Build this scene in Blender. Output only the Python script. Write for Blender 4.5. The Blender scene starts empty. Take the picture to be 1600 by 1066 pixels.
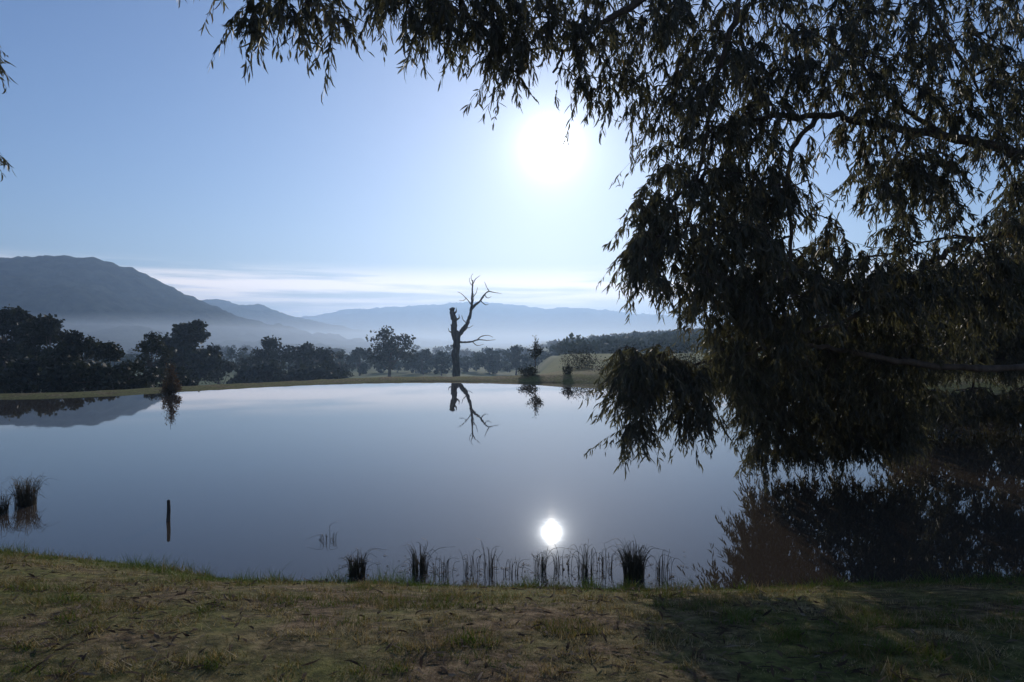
import bpy, math, random
import numpy as np
from mathutils import Vector, Matrix, Quaternion

R = math.radians
sc = bpy.context.scene
COL = sc.collection
rng = np.random.default_rng(7)
random.seed(7)

# ------------------------------------------------------------------ camera, sky, sun, exposure
CZ, FPX, HOR = 2.4, 1066.7, 530.5          # eye height above the water, focal length and horizon (1600 px frame)
cam_d = bpy.data.cameras.new('camera')
cam_d.lens, cam_d.sensor_width = 24.0, 36.0
cam_d.clip_start, cam_d.clip_end = 0.1, 20000
cam = bpy.data.objects.new('camera', cam_d)
COL.objects.link(cam)
cam.location = (0, 0, CZ)
cam.rotation_euler = (R(90) - 2.5 / FPX, 0, 0)
sc.camera = cam

SUN_AZ, SUN_EL = R(3.33), R(15.8)
SUN_DIR = Vector((math.sin(SUN_AZ) * math.cos(SUN_EL), math.cos(SUN_AZ) * math.cos(SUN_EL), math.sin(SUN_EL)))

world = bpy.data.worlds.new('World')
sc.world = world
world.use_nodes = True
wt = world.node_tree
wt.nodes.clear()
WN = wt.nodes.new


def wl(a, b):
    wt.links.new(a, b)


def wmath(op, a, b=None, clamp=False):
    n = WN('ShaderNodeMath')
    n.operation = op
    n.use_clamp = clamp
    for i, v in enumerate((a, b)):
        if v is None:
            continue
        if isinstance(v, (int, float)):
            n.inputs[i].default_value = v
        else:
            wl(v, n.inputs[i])
    return n.outputs[0]


SKY_STRENGTH = 0.078
sky = WN('ShaderNodeTexSky')
sky.sky_type = 'NISHITA'
sky.sun_disc = False
sky.sun_elevation = SUN_EL
sky.sun_rotation = SUN_AZ
sky.altitude = 250
sky.air_density = 1.2
sky.dust_density = 0.25
sky.ozone_density = 4.0
tc = WN('ShaderNodeTexCoord')
nrm = WN('ShaderNodeVectorMath')
nrm.operation = 'NORMALIZE'
wl(tc.outputs['Generated'], nrm.inputs[0])
sep = WN('ShaderNodeSeparateXYZ')
wl(nrm.outputs[0], sep.inputs[0])
# thin bank of stratus low over the hills
mp = WN('ShaderNodeMapping')
mp.inputs['Scale'].default_value = (2.2, 2.2, 42.0)
wl(nrm.outputs[0], mp.inputs[0])
cn = WN('ShaderNodeTexNoise')
cn.inputs['Scale'].default_value = 1.6
cn.inputs['Detail'].default_value = 5
cn.inputs['Roughness'].default_value = 0.55
wl(mp.outputs[0], cn.inputs['Vector'])
band = WN('ShaderNodeMapRange')
band.interpolation_type = 'SMOOTHSTEP'
wl(sep.outputs[2], band.inputs[0])
band.inputs[1].default_value = 0.112
band.inputs[2].default_value = 0.072
cl = WN('ShaderNodeMapRange')
cl.interpolation_type = 'SMOOTHSTEP'
wl(cn.outputs[0], cl.inputs[0])
cl.inputs[1].default_value = 0.36
cl.inputs[2].default_value = 0.58
cm = wmath('MULTIPLY', wmath('MULTIPLY', band.outputs[0], cl.outputs[0]), 0.8)
mixc = WN('ShaderNodeMix')
mixc.data_type = 'RGBA'
wl(cm, mixc.inputs[0])
tint = WN('ShaderNodeMix')
tint.data_type = 'RGBA'
tint.blend_type = 'MULTIPLY'
tint.inputs[0].default_value = 1.0
tint.inputs[7].default_value = (0.90, 0.89, 1.05, 1)
wl(sky.outputs[0], tint.inputs[6])
wl(tint.outputs[2], mixc.inputs[6])
mixc.inputs[7].default_value = (23.0, 19.5, 17.5, 1)
bg = WN('ShaderNodeBackground')
bg.inputs[1].default_value = SKY_STRENGTH
wl(mixc.outputs[2], bg.inputs[0])
# aureole of the sun in thin morning haze: inverse-square fall-off with the angle
dot = WN('ShaderNodeVectorMath')
dot.operation = 'DOT_PRODUCT'
wl(nrm.outputs[0], dot.inputs[0])
dot.inputs[1].default_value = SUN_DIR
om = wmath('MAXIMUM', wmath('MULTIPLY', wmath('SUBTRACT', 1.0, dot.outputs['Value']), 2.0), 0.00003)   # theta^2
aur = wmath('ADD', wmath('DIVIDE', 0.000010, wmath('POWER', om, 1.5)), wmath('DIVIDE', 0.013, wmath('SQRT', om)))
aur = wmath('ADD', aur, wmath('DIVIDE', 0.00024, om))
aur = wmath('ADD', aur, wmath('MULTIPLY', 0.075, wmath('EXPONENT', wmath('MULTIPLY', om, -9.0))))
aur = wmath('MAXIMUM', wmath('SUBTRACT', aur, 0.014), 0.0)
bg2 = WN('ShaderNodeBackground')
bg2.inputs[0].default_value = (0.95, 0.98, 1.0, 1)
wl(aur, bg2.inputs[1])
add = WN('ShaderNodeAddShader')
wl(bg.outputs[0], add.inputs[0])
wl(bg2.outputs[0], add.inputs[1])
wo = WN('ShaderNodeOutputWorld')
wl(add.outputs[0], wo.inputs[0])

sun_d = bpy.data.lights.new('sun', 'SUN')
sun_d.energy = 2.1
sun_d.angle = R(0.53)
sun_d.color = (1.0, 0.91, 0.80)
sun = bpy.data.objects.new('sun', sun_d)
COL.objects.link(sun)
sun.rotation_euler = (-SUN_DIR).to_track_quat('-Z', 'Y').to_euler()
sun.location = (0, 0, 60)

sc.view_settings.view_transform = 'Standard'
sc.view_settings.look = 'None'
sc.view_settings.exposure = 0.30
sc.view_settings.gamma = 1.0
sc.view_settings.use_curve_mapping = False
cy = sc.cycles
cy.use_denoising = True
cy.max_bounces = 8
cy.diffuse_bounces = 5
cy.glossy_bounces = 3
cy.transmission_bounces = 5
cy.transparent_max_bounces = 8
cy.volume_bounces = 1
cy.caustics_reflective = False
cy.caustics_refractive = False
cy.sample_clamp_indirect = 4.0


# ------------------------------------------------------------------ helpers
def at(px, py, d):
    """point seen at pixel (px, py) of the 1600 x 1066 photo, d metres ahead"""
    return np.array([(px - 800) / FPX * d, d, CZ + (HOR - py) / FPX * d])


def on_water(px, py):
    d = CZ * FPX / (py - HOR)
    return np.array([(px - 800) / FPX * d, d])


def sstep(a, b, x):
    t = np.clip((x - a) / (b - a), 0, 1)
    return t * t * (3 - 2 * t)


_perm = np.random.default_rng(3).random((256, 256))


def vnoise(x, y):
    xi, yi = np.floor(x).astype(int), np.floor(y).astype(int)
    fx, fy = x - xi, y - yi
    fx, fy = fx * fx * (3 - 2 * fx), fy * fy * (3 - 2 * fy)
    g = lambda i, j: _perm[i % 256, j % 256]
    return (g(xi, yi) * (1 - fx) + g(xi + 1, yi) * fx) * (1 - fy) + (g(xi, yi + 1) * (1 - fx) + g(xi + 1, yi + 1) * fx) * fy - 0.5


def fbm(x, y, o=4):
    s, a = 0, 1.0
    for k in range(o):
        s = s + a * vnoise(x * 2 ** k + 17.3 * k, y * 2 ** k + 5.1 * k)
        a *= 0.5
    return s


def mesh_np(name, verts, faces, smooth=False, attrs=None):
    """verts (n,3); faces: (m,k) array or list of such arrays (tris and quads)"""
    me = bpy.data.meshes.new(name)
    if isinstance(faces, np.ndarray):
        faces = [faces]
    faces = [f for f in faces if len(f)]
    me.vertices.add(len(verts))
    me.vertices.foreach_set('co', np.ascontiguousarray(verts, dtype=np.float32).ravel())
    loops = np.concatenate([f.ravel() for f in faces]).astype(np.int32)
    tot = np.concatenate([np.full(len(f), f.shape[1]) for f in faces]).astype(np.int32)
    start = np.concatenate([[0], np.cumsum(tot)[:-1]]).astype(np.int32)
    me.loops.add(len(loops))
    me.loops.foreach_set('vertex_index', loops)
    me.polygons.add(len(tot))
    me.polygons.foreach_set('loop_start', start)
    me.polygons.foreach_set('loop_total', tot)
    if smooth:
        me.polygons.foreach_set('use_smooth', np.ones(len(tot), dtype=bool))
    for k, v in (attrs or {}).items():
        a = me.attributes.new(k, 'FLOAT', 'POINT')
        a.data.foreach_set('value', np.ascontiguousarray(v, dtype=np.float32))
    me.update(calc_edges=True)
    me.validate()
    return me


def link(name, me, mat=None, parent=None, kind=None, loc=None):
    o = bpy.data.objects.new(name, me)
    COL.objects.link(o)
    if mat is not None and me is not None and not me.materials:
        me.materials.append(mat)
    if parent is not None:
        o.parent = parent
    if loc is not None:
        o.location = loc
    if kind:
        o['kind'] = kind
    return o


def tag(o, label, cat, group=None, kind=None):
    o['label'] = label
    o['category'] = cat
    if group:
        o['group'] = group
    if kind:
        o['kind'] = kind
    return o


def thing(name, label, cat, loc=(0, 0, 0), group=None):
    o = link(name, None, loc=tuple(float(v) for v in loc))
    o.empty_display_size = 0.2
    return tag(o, label, cat, group)


def tube(pts, rad, sides=6, cap=True):
    """tapered tube along a polyline -> verts, quads, tris"""
    pts = np.asarray(pts, float)
    n = len(pts)
    rad = np.asarray(rad, float)
    tan = np.gradient(pts, axis=0)
    tan /= np.linalg.norm(tan, axis=1)[:, None] + 1e-9
    ref = np.array([0.31, 0.87, 0.39]) if abs(tan[0][1]) < 0.9 else np.array([1.0, 0, 0.1])
    a = np.cross(tan, ref)
    a /= np.linalg.norm(a, axis=1)[:, None] + 1e-9
    b = np.cross(tan, a)
    ang = np.arange(sides) * 2 * math.pi / sides
    v = pts[:, None, :] + rad[:, None, None] * (np.cos(ang)[None, :, None] * a[:, None, :] + np.sin(ang)[None, :, None] * b[:, None, :])
    v = v.reshape(-1, 3)
    i = np.arange(n - 1)[:, None] * sides
    k = np.arange(sides)[None, :]
    k2 = (k + 1) % sides
    q = np.stack([i + k, i + k2, i + sides + k2, i + sides + k], -1).reshape(-1, 4)
    t = np.zeros((0, 3), int)
    if cap:
        v = np.vstack([v, pts[-1] + tan[-1] * rad[-1] * 0.6])
        base = (n - 1) * sides
        t = np.array([[base + s, base + (s + 1) % sides, len(v) - 1] for s in range(sides)])
    return v, q, t


class Bag:
    def __init__(self):
        self.v, self.q, self.t, self.n = [], [], [], 0

    def add(self, v, q=None, t=None):
        self.v.append(v)
        if q is not None and len(q):
            self.q.append(q + self.n)
        if t is not None and len(t):
            self.t.append(t + self.n)
        self.n += len(v)

    def mesh(self, name, smooth=True, attrs=None):
        f = []
        if self.q:
            f.append(np.vstack(self.q))
        if self.t:
            f.append(np.vstack(self.t))
        return mesh_np(name, np.vstack(self.v), f, smooth, attrs)


def smooth_line(pts, n=8):
    """Catmull-Rom through the points"""
    p = np.asarray(pts, float)
    p = np.vstack([2 * p[0] - p[1], p, 2 * p[-1] - p[-2]])
    out = []
    for i in range(1, len(p) - 2):
        for k in range(n):
            t = k / n
            out.append(0.5 * ((2 * p[i]) + (-p[i - 1] + p[i + 1]) * t + (2 * p[i - 1] - 5 * p[i] + 4 * p[i + 1] - p[i + 2]) * t * t
                              + (-p[i - 1] + 3 * p[i] - 3 * p[i + 1] + p[i + 2]) * t ** 3))
    out.append(p[-2])
    return np.array(out)


# ------------------------------------------------------------------ materials
def new_mat(name):
    m = bpy.data.materials.new(name)
    m.use_nodes = True
    nt = m.node_tree
    b = nt.nodes['Principled BSDF']
    return m, nt, b


def ramp(nt, fac, stops):
    r = nt.nodes.new('ShaderNodeValToRGB')
    e = r.color_ramp.elements
    while len(e) < len(stops):
        e.new(0.5)
    for i, (p, c) in enumerate(stops):
        e[i].position = p
        e[i].color = (*c, 1)
    nt.links.new(fac, r.inputs[0])
    return r.outputs[0]


def noise(nt, scale, detail=4, rough=0.55, vec=None):
    n = nt.nodes.new('ShaderNodeTexNoise')
    n.inputs['Scale'].default_value = scale
    n.inputs['Detail'].default_value = detail
    n.inputs['Roughness'].default_value = rough
    if vec is not None:
        nt.links.new(vec, n.inputs['Vector'])
    return n.outputs[0]


def objco(nt):
    t = nt.nodes.new('ShaderNodeTexCoord')
    return t.outputs['Object']


def attr(nt, name):
    a = nt.nodes.new('ShaderNodeAttribute')
    a.attribute_name = name
    return a.outputs['Fac']


def mixrgb(nt, f, a, b, mode='MIX'):
    m = nt.nodes.new('ShaderNodeMix')
    m.data_type = 'RGBA'
    m.blend_type = mode
    for s, v in ((0, f), (6, a), (7, b)):
        if isinstance(v, (int, float)):
            m.inputs[s].default_value = v
        elif isinstance(v, tuple):
            m.inputs[s].default_value = (*v, 1)
        else:
            nt.links.new(v, m.inputs[s])
    return m.outputs[2]


def bump(nt, b, h, strength, dist):
    n = nt.nodes.new('ShaderNodeBump')
    n.inputs['Strength'].default_value = strength
    n.inputs['Distance'].default_value = dist
    nt.links.new(h, n.inputs['Height'])
    nt.links.new(n.outputs[0], b.inputs['Normal'])


def leaf_mat(name, stops, trans, rough=0.42, spec=0.5, tmix=0.35):
    m, nt, b = new_mat(name)
    c = ramp(nt, attr(nt, 'rnd'), stops)
    nt.links.new(c, b.inputs['Base Color'])
    b.inputs['Roughness'].default_value = rough
    b.inputs['Specular IOR Level'].default_value = spec
    tr = nt.nodes.new('ShaderNodeBsdfTranslucent')
    nt.links.new(mixrgb(nt, 1.0, c, trans, 'MULTIPLY'), tr.inputs[0])
    mx = nt.nodes.new('ShaderNodeMixShader')
    mx.inputs[0].default_value = tmix
    nt.links.new(b.outputs[0], mx.inputs[1])
    nt.links.new(tr.outputs[0], mx.inputs[2])
    nt.links.new(mx.outputs[0], nt.nodes['Material Output'].inputs[0])
    return m


M_GUMLEAF = leaf_mat('gum_leaf', [(0, (0.050, 0.050, 0.036)), (0.6, (0.088, 0.086, 0.062)), (0.9, (0.13, 0.12, 0.088)), (1, (0.15, 0.11, 0.065))], (1.55, 1.5, 0.85), 0.5, 0.45, 0.48)
M_CROWN = leaf_mat('tree_crown', [(0, (0.018, 0.022, 0.013)), (0.7, (0.032, 0.036, 0.020)), (1, (0.055, 0.054, 0.028))], (1.3, 1.3, 0.7), 0.6, 0.2, 0.25)
M_FAR = leaf_mat('far_crown', [(0, (0.030, 0.040, 0.028)), (1, (0.060, 0.068, 0.042))], (1.2, 1.3, 0.8), 0.7, 0.1, 0.2)
M_RUST = leaf_mat('rusty_foliage', [(0, (0.050, 0.040, 0.022)), (0.6, (0.095, 0.060, 0.030)), (1, (0.15, 0.085, 0.035))], (1.4, 1.1, 0.6), 0.6, 0.2, 0.3)
M_RUSH = leaf_mat('rush_blade', [(0, (0.045, 0.042, 0.024)), (0.6, (0.10, 0.080, 0.048)), (1, (0.20, 0.15, 0.09))], (1.2, 1.1, 0.7), 0.5, 0.3, 0.2)
M_GRASS = leaf_mat('grass_blade', [(0, (0.10, 0.15, 0.022)), (0.35, (0.17, 0.155, 0.040)), (0.6, (0.23, 0.16, 0.065)), (0.85, (0.36, 0.25, 0.12)), (1, (0.52, 0.39, 0.22))], (1.2, 1.2, 0.8), 0.6, 0.15, 0.35)
M_LITTER = leaf_mat('dry_leaf', [(0, (0.050, 0.030, 0.020)), (0.5, (0.14, 0.09, 0.055)), (1, (0.42, 0.32, 0.22))], (1, 0.9, 0.7), 0.8, 0.1, 0.4)


def bark_mat(name, a, b_, scale=9):
    m, nt, b = new_mat(name)
    co = objco(nt)
    mpn = nt.nodes.new('ShaderNodeMapping')
    mpn.inputs['Scale'].default_value = (1, 1, 0.22)
    nt.links.new(co, mpn.inputs[0])
    n = noise(nt, scale, 6, 0.65, mpn.outputs[0])
    nt.links.new(ramp(nt, n, [(0.3, a), (0.7, b_)]), b.inputs['Base Color'])
    b.inputs['Roughness'].default_value = 0.85
    b.inputs['Specular IOR Level'].default_value = 0.2
    bump(nt, b, n, 0.6, 0.03)
    return m


M_BARK = bark_mat('gum_bark', (0.045, 0.034, 0.026), (0.13, 0.105, 0.085))
M_DEAD = bark_mat('dead_wood', (0.055, 0.048, 0.042), (0.16, 0.145, 0.13), 5)
M_POST = bark_mat('weathered_post', (0.05, 0.042, 0.035), (0.12, 0.10, 0.085), 20)

# ground: dry winter turf, greener where it is wet along the water
M_GROUND, nt, b = new_mat('turf')
co = objco(nt)
n1 = noise(nt, 0.9, 8, 0.62, co)
n2 = noise(nt, 9.0, 7, 0.75, co)
n3 = noise(nt, 0.045, 5, 0.6, co)
dry = ramp(nt, n2, [(0.36, (0.036, 0.024, 0.013)), (0.48, (0.14, 0.090, 0.047)), (0.62, (0.36, 0.25, 0.135))])
green = ramp(nt, n2, [(0.34, (0.045, 0.048, 0.014)), (0.5, (0.14, 0.135, 0.036)), (0.66, (0.27, 0.24, 0.070))])
gfac = nt.nodes.new('ShaderNodeMath')
gfac.operation = 'ADD'
gfac.use_clamp = True
nt.links.new(ramp(nt, n1, [(0.42, (0, 0, 0)), (0.60, (1, 1, 1))]), gfac.inputs[0])
nt.links.new(attr(nt, 'lush'), gfac.inputs[1])
near_c = mixrgb(nt, gfac.outputs[0], dry, green)
field = ramp(nt, n3, [(0.35, (0.095, 0.125, 0.040)), (0.55, (0.130, 0.155, 0.052)), (0.7, (0.175, 0.170, 0.072))])
gcol = mixrgb(nt, attr(nt, 'field'), near_c, field)
gcol = mixrgb(nt, attr(nt, 'mud'), gcol, (0.038, 0.028, 0.019))
nt.links.new(gcol, b.inputs['Base Color'])
b.inputs['Roughness'].default_value = 0.95
b.inputs['Specular IOR Level'].default_value = 0.1
bump(nt, b, n2, 0.9, 0.03)

M_HILL, nt, b = new_mat('wooded_hillside')
co = objco(nt)
hn = noise(nt, 0.05, 8, 0.68, co)
hp = noise(nt, 0.011, 4, 0.5, co)
hc = ramp(nt, hn, [(0.36, (0.014, 0.019, 0.014)), (0.64, (0.075, 0.080, 0.052))])
pad = nt.nodes.new('ShaderNodeMath')
pad.operation = 'MULTIPLY'
nt.links.new(ramp(nt, hp, [(0.49, (0, 0, 0)), (0.55, (1, 1, 1))]), pad.inputs[0])
nt.links.new(attr(nt, 'low'), pad.inputs[1])
nt.links.new(mixrgb(nt, pad.outputs[0], hc, (0.13, 0.13, 0.065)), b.inputs['Base Color'])
b.inputs['Roughness'].default_value = 1.0
b.inputs['Specular IOR Level'].default_value = 0.0
bump(nt, b, hn, 1.0, 6.0)

M_TRACK, nt, b = new_mat('dry_clay')
co = objco(nt)
tn = noise(nt, 1.4, 7, 0.65, co)
nt.links.new(ramp(nt, tn, [(0.3, (0.17, 0.13, 0.085)), (0.7, (0.36, 0.29, 0.20))]), b.inputs['Base Color'])
b.inputs['Roughness'].default_value = 0.95
bump(nt, b, tn, 0.8, 0.05)

M_WATER, nt, b = new_mat('muddy_water')
co = objco(nt)
b.inputs['Base Color'].default_value = (0.072, 0.053, 0.037, 1)
b.inputs['Roughness'].default_value = 0.013
b.inputs['IOR'].default_value = 1.333
wn = noise(nt, 2.6, 3, 0.5, co)
bump(nt, b, wn, 0.035, 0.010)

# ------------------------------------------------------------------ the pond outline and the terrain
near_px = [(0, 862), (110, 872), (200, 882), (290, 893), (350, 905), (470, 910), (600, 912), (720, 917), (860, 919), (1000, 923),
           (1120, 922), (1230, 918), (1350, 913), (1480, 911), (1600, 910)]
far_px = [(1600, 616), (1480, 614), (1360, 613), (1240, 611), (1120, 607), (1020, 603), (930, 600), (800, 598), (690, 597), (600, 598),
          (450, 604), (300, 612), (170, 620), (80, 624), (0, 626)]
outline = [on_water(*p) for p in near_px] + [np.array(p) for p in ((7.0, 7.5), (9.2, 10.6), (12.0, 14.0), (17.0, 19.2), (22.0, 25.0))] + \
          [on_water(*p) for p in far_px] + [np.array(p) for p in ((-22.5, 25.0), (-22.5, 18.0), (-17.0, 12.5), (-11.5, 9.6), (-7.8, 8.2))]
outline = smooth_line(outline + [outline[0]], 5)[:-1]
POND = outline


def pond_dist(x, y):
    """signed distance to the shore, positive on land"""
    p = np.stack([x, y], -1)
    best = np.full(x.shape, 1e9)
    inside = np.zeros(x.shape, bool)
    for i in range(len(POND)):
        a, c = POND[i], POND[(i + 1) % len(POND)]
        e = c - a
        t = np.clip(((p - a) @ e) / (e @ e), 0, 1)
        best = np.minimum(best, np.hypot(*(np.moveaxis(p - a - t[..., None] * e, -1, 0))))
        cond = (a[1] > y) != (c[1] > y)
        with np.errstate(divide='ignore', invalid='ignore'):
            xi = (c[0] - a[0]) * (y - a[1]) / (c[1] - a[1]) + a[0]
        inside ^= cond & (x < xi)
    return np.where(inside, -best, best)


def terrain(x, y, want_d=False):
    x, y = np.asarray(x, float), np.asarray(y, float)
    d = pond_dist(x, y)
    wn_ = sstep(13, 8.5, y)
    dd = np.maximum(d, 0)
    z_near = 0.80 * (1 - (1 - np.clip(dd / 3.7, 0, 1)) ** 1.6) + 0.02 * np.maximum(dd - 3.7, 0)
    s = sstep(-3, 6, x - 0.04 * np.maximum(y - 40, 0))
    crest = (0.20 - 0.09 * sstep(-6, -14, x) + 0.22 * s) * sstep(0, 2.4, dd)
    left = -np.minimum(0.105 * np.maximum(dd - 2.4, 0), 7.5)
    right = 0.0055 * np.clip(dd, 0, 50) - 0.025 * np.clip(dd - 45, 0, 80)
    z_far = crest + left * (1 - s) + right * s
    z = z_near * wn_ + z_far * (1 - wn_)
    # low ridge on the right, valley floor beyond
    z = z + sstep(150, 300, y) * sstep(900, 420, y) * np.clip((x - 20) * 0.060, 0, 26) * 1.0
    z = z - sstep(120, 300, y) * 3.0 * sstep(60, 0, x)
    z = z + 0.03 * fbm(x * 1.3, y * 1.3, 4) * sstep(0.0, 0.8, dd) + 0.5 * fbm(x * 0.04, y * 0.04, 3) * sstep(20, 80, dd)
    z = np.where(d < 0, -0.7 * sstep(0, 1.6, -d) - 0.02, z + 0.004)
    return (z, d) if want_d else z


def axis(lo, hi, fine_lo, fine_hi, step, grow):
    a = list(np.arange(fine_lo, fine_hi + 1e-6, step))
    s = step
    while a[-1] < hi:
        s *= grow
        a.append(a[-1] + s)
    s = step
    pre = []
    v = a[0]
    while v > lo:
        s *= grow
        v -= s
        pre.append(v)
    return np.array(pre[::-1] + a)


gx = axis(-4500, 4500, -9, 12, 0.14, 1.045)
gy = axis(-400, 5200, 1.5, 10, 0.12, 1.030)
X, Y = np.meshgrid(gx, gy)
Z, D = terrain(X, Y, True)
idx = np.arange(X.size).reshape(X.shape)
quads = np.stack([idx[:-1, :-1], idx[:-1, 1:], idx[1:, 1:], idx[1:, :-1]], -1).reshape(-1, 4)
lush = np.clip(sstep(1.3, 0.1, D) * 0.8 + 0.35 * sstep(12, 16, Y), 0, 1)
fieldA = sstep(5, 14, D) * sstep(14, 24, Y)
mud = sstep(0.10, -0.05, D)
ground = link('ground', mesh_np('ground', np.stack([X, Y, Z], -1).reshape(-1, 3), quads, True,
                                {'lush': lush.ravel(), 'field': fieldA.ravel(), 'mud': mud.ravel()}), M_GROUND, kind='structure')

# water sheet, a little wider than the shore line
cen = POND.mean(0)
wide = POND + (POND - cen) / np.linalg.norm(POND - cen, axis=1)[:, None] * 0.5
wv = np.vstack([np.column_stack([wide, np.zeros(len(wide))]), [[cen[0], cen[1], 0]]])
wf = np.array([[i, (i + 1) % len(wide), len(wide)] for i in range(len(wide))])
link('pond_water', mesh_np('pond_water', wv, wf), M_WATER, kind='structure')

# pale clay track on the right, beyond the water
tp = smooth_line([at(1130, 582, 44)[:2], at(1280, 598, 34)[:2], at(1450, 603, 30)[:2], at(1640, 606, 28)[:2], at(1800, 610, 25)[:2]], 10)
tn_ = np.gradient(tp, axis=0)
tn_ /= np.linalg.norm(tn_, axis=1)[:, None]
pn = np.stack([-tn_[:, 1], tn_[:, 0]], -1)
rows = []
for k, off in enumerate(np.linspace(-1.3, 1.3, 7)):
    q = tp + pn * (off + 0.25 * fbm(tp[:, :1] * 0.9 + k, tp[:, 1:] * 0.9, 2) * (abs(off) > 1))
    rows.append(np.column_stack([q, terrain(q[:, 0], q[:, 1]) + 0.05 * (1 - (off / 1.3) ** 2) + 0.012]))
tv = np.stack(rows, 0)
ti = np.arange(tv.shape[0] * tv.shape[1]).reshape(tv.shape[:2])
tq = np.stack([ti[:-1, :-1], ti[:-1, 1:], ti[1:, 1:], ti[1:, :-1]], -1).reshape(-1, 4)
link('clay_track', mesh_np('clay_track', tv.reshape(-1, 3), tq, True), M_TRACK, kind='structure')


# ------------------------------------------------------------------ hills
def hill(name, prof, dist, front, back, seed, amp):
    pts = [at(px, py, dist) for px, py in prof]
    xs = np.array([p[0] for p in pts])
    zs = np.array([p[2] for p in pts])
    xx = np.linspace(xs[0], xs[-1], 760)
    # smooth profile
    zz = np.interp(xx, xs, zs)
    k = np.hanning(25)
    k /= k.sum()
    zz = np.convolve(np.pad(zz, 12, 'edge'), k, 'valid')
    t = np.linspace(-1, 1, 110)
    yy = np.where(t < 0, dist + t * front, dist + t * back)
    sh = np.where(t < 0, 1 - np.abs(t) ** 1.35, np.cos(t * math.pi / 2))
    XX, YY = np.meshgrid(xx, yy)
    SH = np.repeat(sh[:, None], len(xx), 1)
    lift = np.clip(SH, 0, 1)
    base = -14.0
    ZZ = base + (zz[None, :] - base) * lift
    ramp_ = sstep(0, 0.25, 1 - np.abs(t))[:, None]
    ZZ = ZZ + amp * fbm(XX * 0.012 + seed, YY * 0.012, 4) * ramp_ * (1 - 0.9 * lift ** 6) + amp * 0.22 * fbm(XX * 0.06, YY * 0.06 + seed, 3) * ramp_
    ZZ = ZZ + dist * 0.0034 * fbm(XX * 110 / dist + seed * 7, YY * 60 / dist, 2) * ramp_
    ii = np.arange(XX.size).reshape(XX.shape)
    qq = np.stack([ii[:-1, :-1], ii[:-1, 1:], ii[1:, 1:], ii[1:, :-1]], -1).reshape(-1, 4)
    low = sstep(0.42, 0.12, lift)
    link(name, mesh_np(name, np.stack([XX, YY, ZZ], -1).reshape(-1, 3), qq, True, {'low': low.ravel()}), M_HILL, kind='structure')


hill('mountain', [(-1500, 500), (-900, 455), (-500, 430), (-200, 412), (-60, 404), (0, 402), (60, 401), (112, 401), (140, 407), (160, 407), (190, 418),
                  (230, 439), (270, 461), (310, 480), (360, 498), (430, 520), (520, 540), (640, 552)], 830, 400, 300, 1, 24)
hill('mid_hills', [(60, 500), (200, 480), (290, 470), (345, 469), (375, 478), (405, 477), (430, 486), (465, 498), (520, 510), (600, 524), (700, 536),
                   (800, 545)], 1800, 480, 300, 2, 26)
hill('far_hills', [(300, 530), (400, 520), (460, 502), (500, 493), (540, 485), (620, 480), (690, 475), (720, 472), (760, 474), (800, 477), (860, 483),
                   (900, 481), (960, 487), (1030, 494), (1110, 498), (1200, 492), (1350, 478), (1500, 470), (1700, 476), (2000, 490), (2400, 510)],
     3500, 800, 500, 3, 30)


# ------------------------------------------------------------------ foliage builders
def leaf_quads(pos, size, seed, aspect=1.0, droop=0.0):
    """small randomly turned leaf clumps as single bent quads"""
    r = np.random.default_rng(seed)
    n = len(pos)
    a = r.normal(size=(n, 3))
    a[:, 2] -= droop
    a /= np.linalg.norm(a, axis=1)[:, None]
    b_ = np.cross(a, r.normal(size=(n, 3)))
    b_ /= np.linalg.norm(b_, axis=1)[:, None]
    s = size * r.uniform(0.55, 1.35, n)[:, None]
    w = s * aspect
    v = np.stack([pos - a * s * 0.5, pos + b_ * w * 0.5, pos + a * s * 0.5, pos - b_ * w * 0.5], 1).reshape(-1, 3)
    q = np.arange(n * 4).reshape(-1, 4)
    return v, q


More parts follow.
